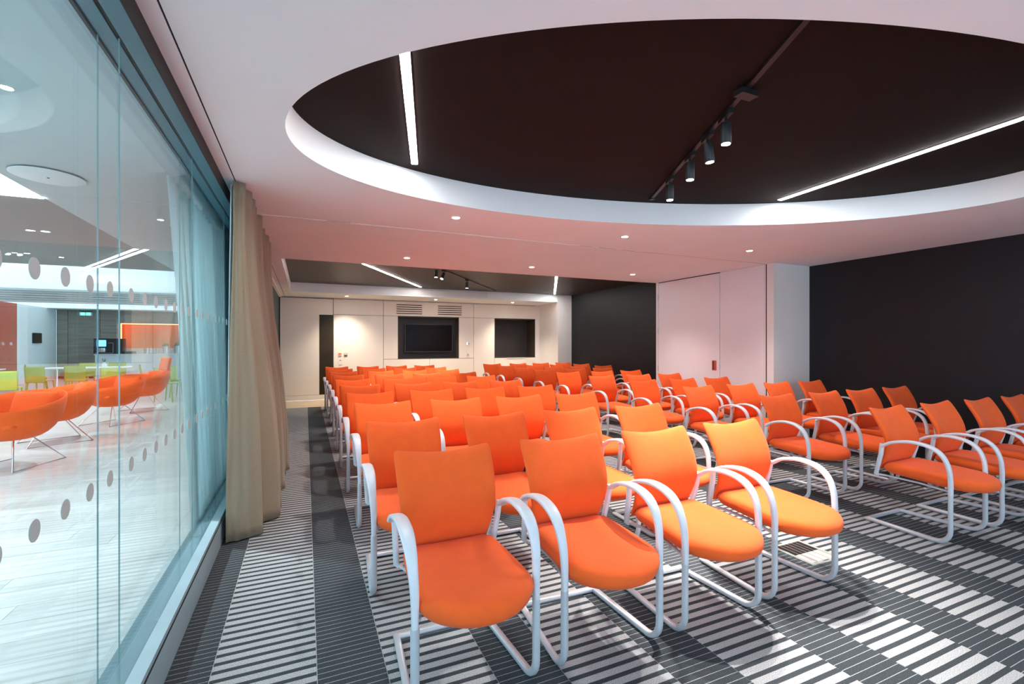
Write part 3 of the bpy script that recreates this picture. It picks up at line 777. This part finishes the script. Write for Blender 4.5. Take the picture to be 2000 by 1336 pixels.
MB().lathe([(.02, .014), (.02, .03)], (0, 0, 0), 10).build('stem', 'cafe_white', dsk)
MB().lathe([(.012, -.006), (.012, .0)], (0, 0, 0), 10).build('centre_screw', 'track_black', dsk)

for i, (x, y) in enumerate([(-4.6, 9.2), (-6.4, 11.4), (-4.6, 12.6), (-7.6, 13.2)]):  # fill lamps added to brighten the cafe, fitted as downlights
    downlight('added fill downlight in the grey cafe ceiling, ' + ['nearest one', 'second nearest', 'far right one', 'far left one'][i], x, y, ZC, 200, (.85, .94, 1))
for i, (x, y) in enumerate([(-1.9, 4.4), (-1.9, 8.2), (-1.9, 12.2), (-1.9, 16.2)]):  # more added fill lamps, the nearest one stronger to light the sheer
    downlight('added fill downlight in the pale cafe ceiling strip near the glass, ' + ['nearest', 'second', 'third', 'farthest'][i], x, y, ZC, 260 if i == 0 else 150, (.93, .97, 1))
# ---- lounge chairs (shell on crossed wire legs)
def lounge(label, loc, rz, head=False):
    t = thing('lounge_chair', label, 'chair', loc, rz, 'orange lounge chairs in the cafe')
    # local: +x is the back of the chair
    na, nr = 40, 9; vs_ = []; fs = []
    for layer in (0, 1):
        for j in range(nr + 1):
            q = j / nr
            for i in range(na):
                a = 2 * PI * i / na; bk = (1 + math.cos(a)) / 2
                rimz = .66 + .19 * bk ** 1.2; rimr = .44 + .02 * bk - .02 * abs(math.sin(a)) ** 2
                r = (.06 + (rimr - .06) * math.sin(q * PI / 2) ** .72) - (.022 if layer else 0) * (1 if j < nr else .5)
                z = .31 + (rimz - .31) * (1 - math.cos(q * PI / 2)) ** .95 + (.022 if layer else 0) * (1 - q)
                vs_.append((r * math.cos(a) * 1.02, r * math.sin(a) * 1.06, z))
    L1 = na * (nr + 1)
    for j in range(nr):
        for i in range(na):
            k2 = (i + 1) % na; q = (j * na + i, j * na + k2, (j + 1) * na + k2, (j + 1) * na + i); fs.append(q); fs.append(tuple(L1 + v for v in q[::-1]))
    for i in range(na): k2 = (i + 1) % na; fs.append((nr * na + i, nr * na + k2, L1 + nr * na + k2, L1 + nr * na + i))
    fs.append(tuple(range(na))); fs.append(tuple(L1 + i for i in range(na))[::-1])
    link('shell', new_mesh('shell', vs_, fs, 'orange_fabric', True), t)
    link('seat_cushion', pillow('seat_cushion', 'orange_fabric', lambda u, v: (-.06 + u * .30, v * .30, .50), .10, 8, 8, 6), t)
    link('back_cushion', pillow('back_cushion', 'orange_fabric', lambda u, v: (.27 + .05 * v, u * .24, .68 + v * .15), .12, 8, 8, 5), t)
    if head: link('headrest', pillow('headrest', 'orange_fabric', lambda u, v: (.44 + .03 * v - .06 * u * u, u * .22, .98 + v * .14), .07, 10, 8, 6), t)
    for s in (-1, 1):
        MB().sweep([(-.10, s * .10, .34), (-.34, s * .30, .012), (.34, s * .30, .012), (.10, s * .10, .34)], .012, .012, n=6).build('wire_leg', 'chrome', t, smooth=True)
    MB().lathe([(.05, 0), (.16, .012), (.16, .02)], (0, 0, .325), 20).build('swivel_plate', 'chrome', t, smooth=True)
    return t
lounge('orange shell lounge chair with cushions, nearest the photographer beyond the glass', (-3.10, 7.30, 0), 1.25)
lounge('orange shell lounge chair second from the left beyond the glass', (-3.28, 8.80, 0), .55)
lounge('orange shell lounge chair just left of the high-backed one', (-3.12, 10.45, 0), 1.05)
lounge('orange lounge chair with a tall headrest in front of the green chairs', (-3.12, 12.2, 0), .6, True)
lounge('orange shell lounge chair behind the nearest one, seen from the side', (-4.9, 9.6, 0), PI * .95)
# ---- green cafe chairs and white tables
def cafe_chair(label, loc, rz):
    t = thing('cafe_chair', label, 'chair', loc, rz, 'yellow-green cafe chairs')
    link('seat', pillow('seat', 'green_plastic', lambda u, v: (u * .21, v * .21, .455), .03, 6, 6, 8), t)
    link('backrest', pillow('backrest', 'green_plastic', lambda u, v: (u * .215, .205 + .04 * (v + 1) / 2 - .02 * u * u, .62 + v * .21), .022, 6, 6, 10), t)
    for sx in (-1, 1):
        for sy in (-1, 1): MB().sweep([(sx * .18, sy * .17, .45), (sx * .20, sy * .22, 0.0)], [.034, .024], [.034, .024], n=6).build('leg', 'green_plastic', t, smooth=True)
    return t
green = [(-3.05, 13.9, 1.2, 'frontmost green cafe chair beside the high-backed lounge chair'), (-3.0, 15.0, 1.4, 'green cafe chair second from the front in the right column'), (-3.0, 16.3, 1.5, 'green cafe chair third from the front in the right column'),
         (-2.9, 17.6, 1.6, 'rearmost green cafe chair in the right column'),
         (-5.6, 16.2, 3.3, 'green cafe chair with its back to the room left of the middle table'), (-6.3, 16.1, 3.0, 'green cafe chair at the near left of the middle table'),
         (-5.3, 18.0, 0.1, 'green cafe chair on the far side of the middle table'), (-6.1, 18.1, -.1, 'green cafe chair far side of the middle table further left'),
         (-7.0, 17.7, 2.0, 'green cafe chair turned sideways between the tables'), (-8.0, 15.6, 3.1, 'green cafe chair at the near side of the left table'),
         (-8.7, 15.5, 3.2, 'green cafe chair at the near left of the left table'), (-8.4, 17.6, 0.0, 'green cafe chair on the far side of the left table'),
         (-6.6, 11.6, 3.0, 'large green cafe chair behind the nearest lounge chair'),
         (-7.5, 13.4, 2.8, 'green cafe chair standing apart in front of the left table'), (-5.9, 13.7, 3.3, 'green cafe chair between the lounge chairs and the left table'), (-4.3, 14.6, 3.0, 'green cafe chair behind the third lounge chair'), (-4.1, 16.6, 1.9, 'green cafe chair at the right end of the middle table')]
for x, y, rz, lb in green: cafe_chair(lb, (x, y, 0), rz)
def cafe_table(label, x, y, w, d):
    t = thing('cafe_table', label, 'table', (x, y, 0)); MB().box(-w / 2, -d / 2, .72, w / 2, d / 2, .745).build('top', 'table_white', t, bevel=.004)
    for sx in (-1, 1):
        MB().lathe([(.03, .02), (.03, .72)], (sx * (w / 2 - .3), 0, 0), 12).build('pedestal', 'chrome', t, smooth=True)
        MB().lathe([(.24, 0), (.24, .012), (.03, .02)], (sx * (w / 2 - .3), 0, 0), 20).build('foot', 'chrome', t, smooth=True)
    return t
cafe_table('white cafe table between green chairs in front of the counter', -5.7, 17.1, 1.9, .8)
cafe_table('white cafe table left, in front of the wood wall', -8.1, 16.6, 1.5, .8)
def vase(label, x, y):
    t = thing('glass_vase', label, 'vase', (x, y, .745)); MB().lathe([(.05, 0), (.06, .06), (.03, .12), (.035, .14)], (0, 0, 0), 14).build('body', 'table_white', t, smooth=True)
    mb = MB()
    for i in range(5): mb.sweep([(0, 0, .10), (.05 * math.cos(i * 1.3), .05 * math.sin(i * 1.3), .24)], .008, .008, n=4)
    mb.build('stems', 'herb_green', t)
vase('small white vase with stems on the middle cafe table', -5.3, 17.1); vase('small white vase with stems on the left cafe table', -7.8, 16.6)
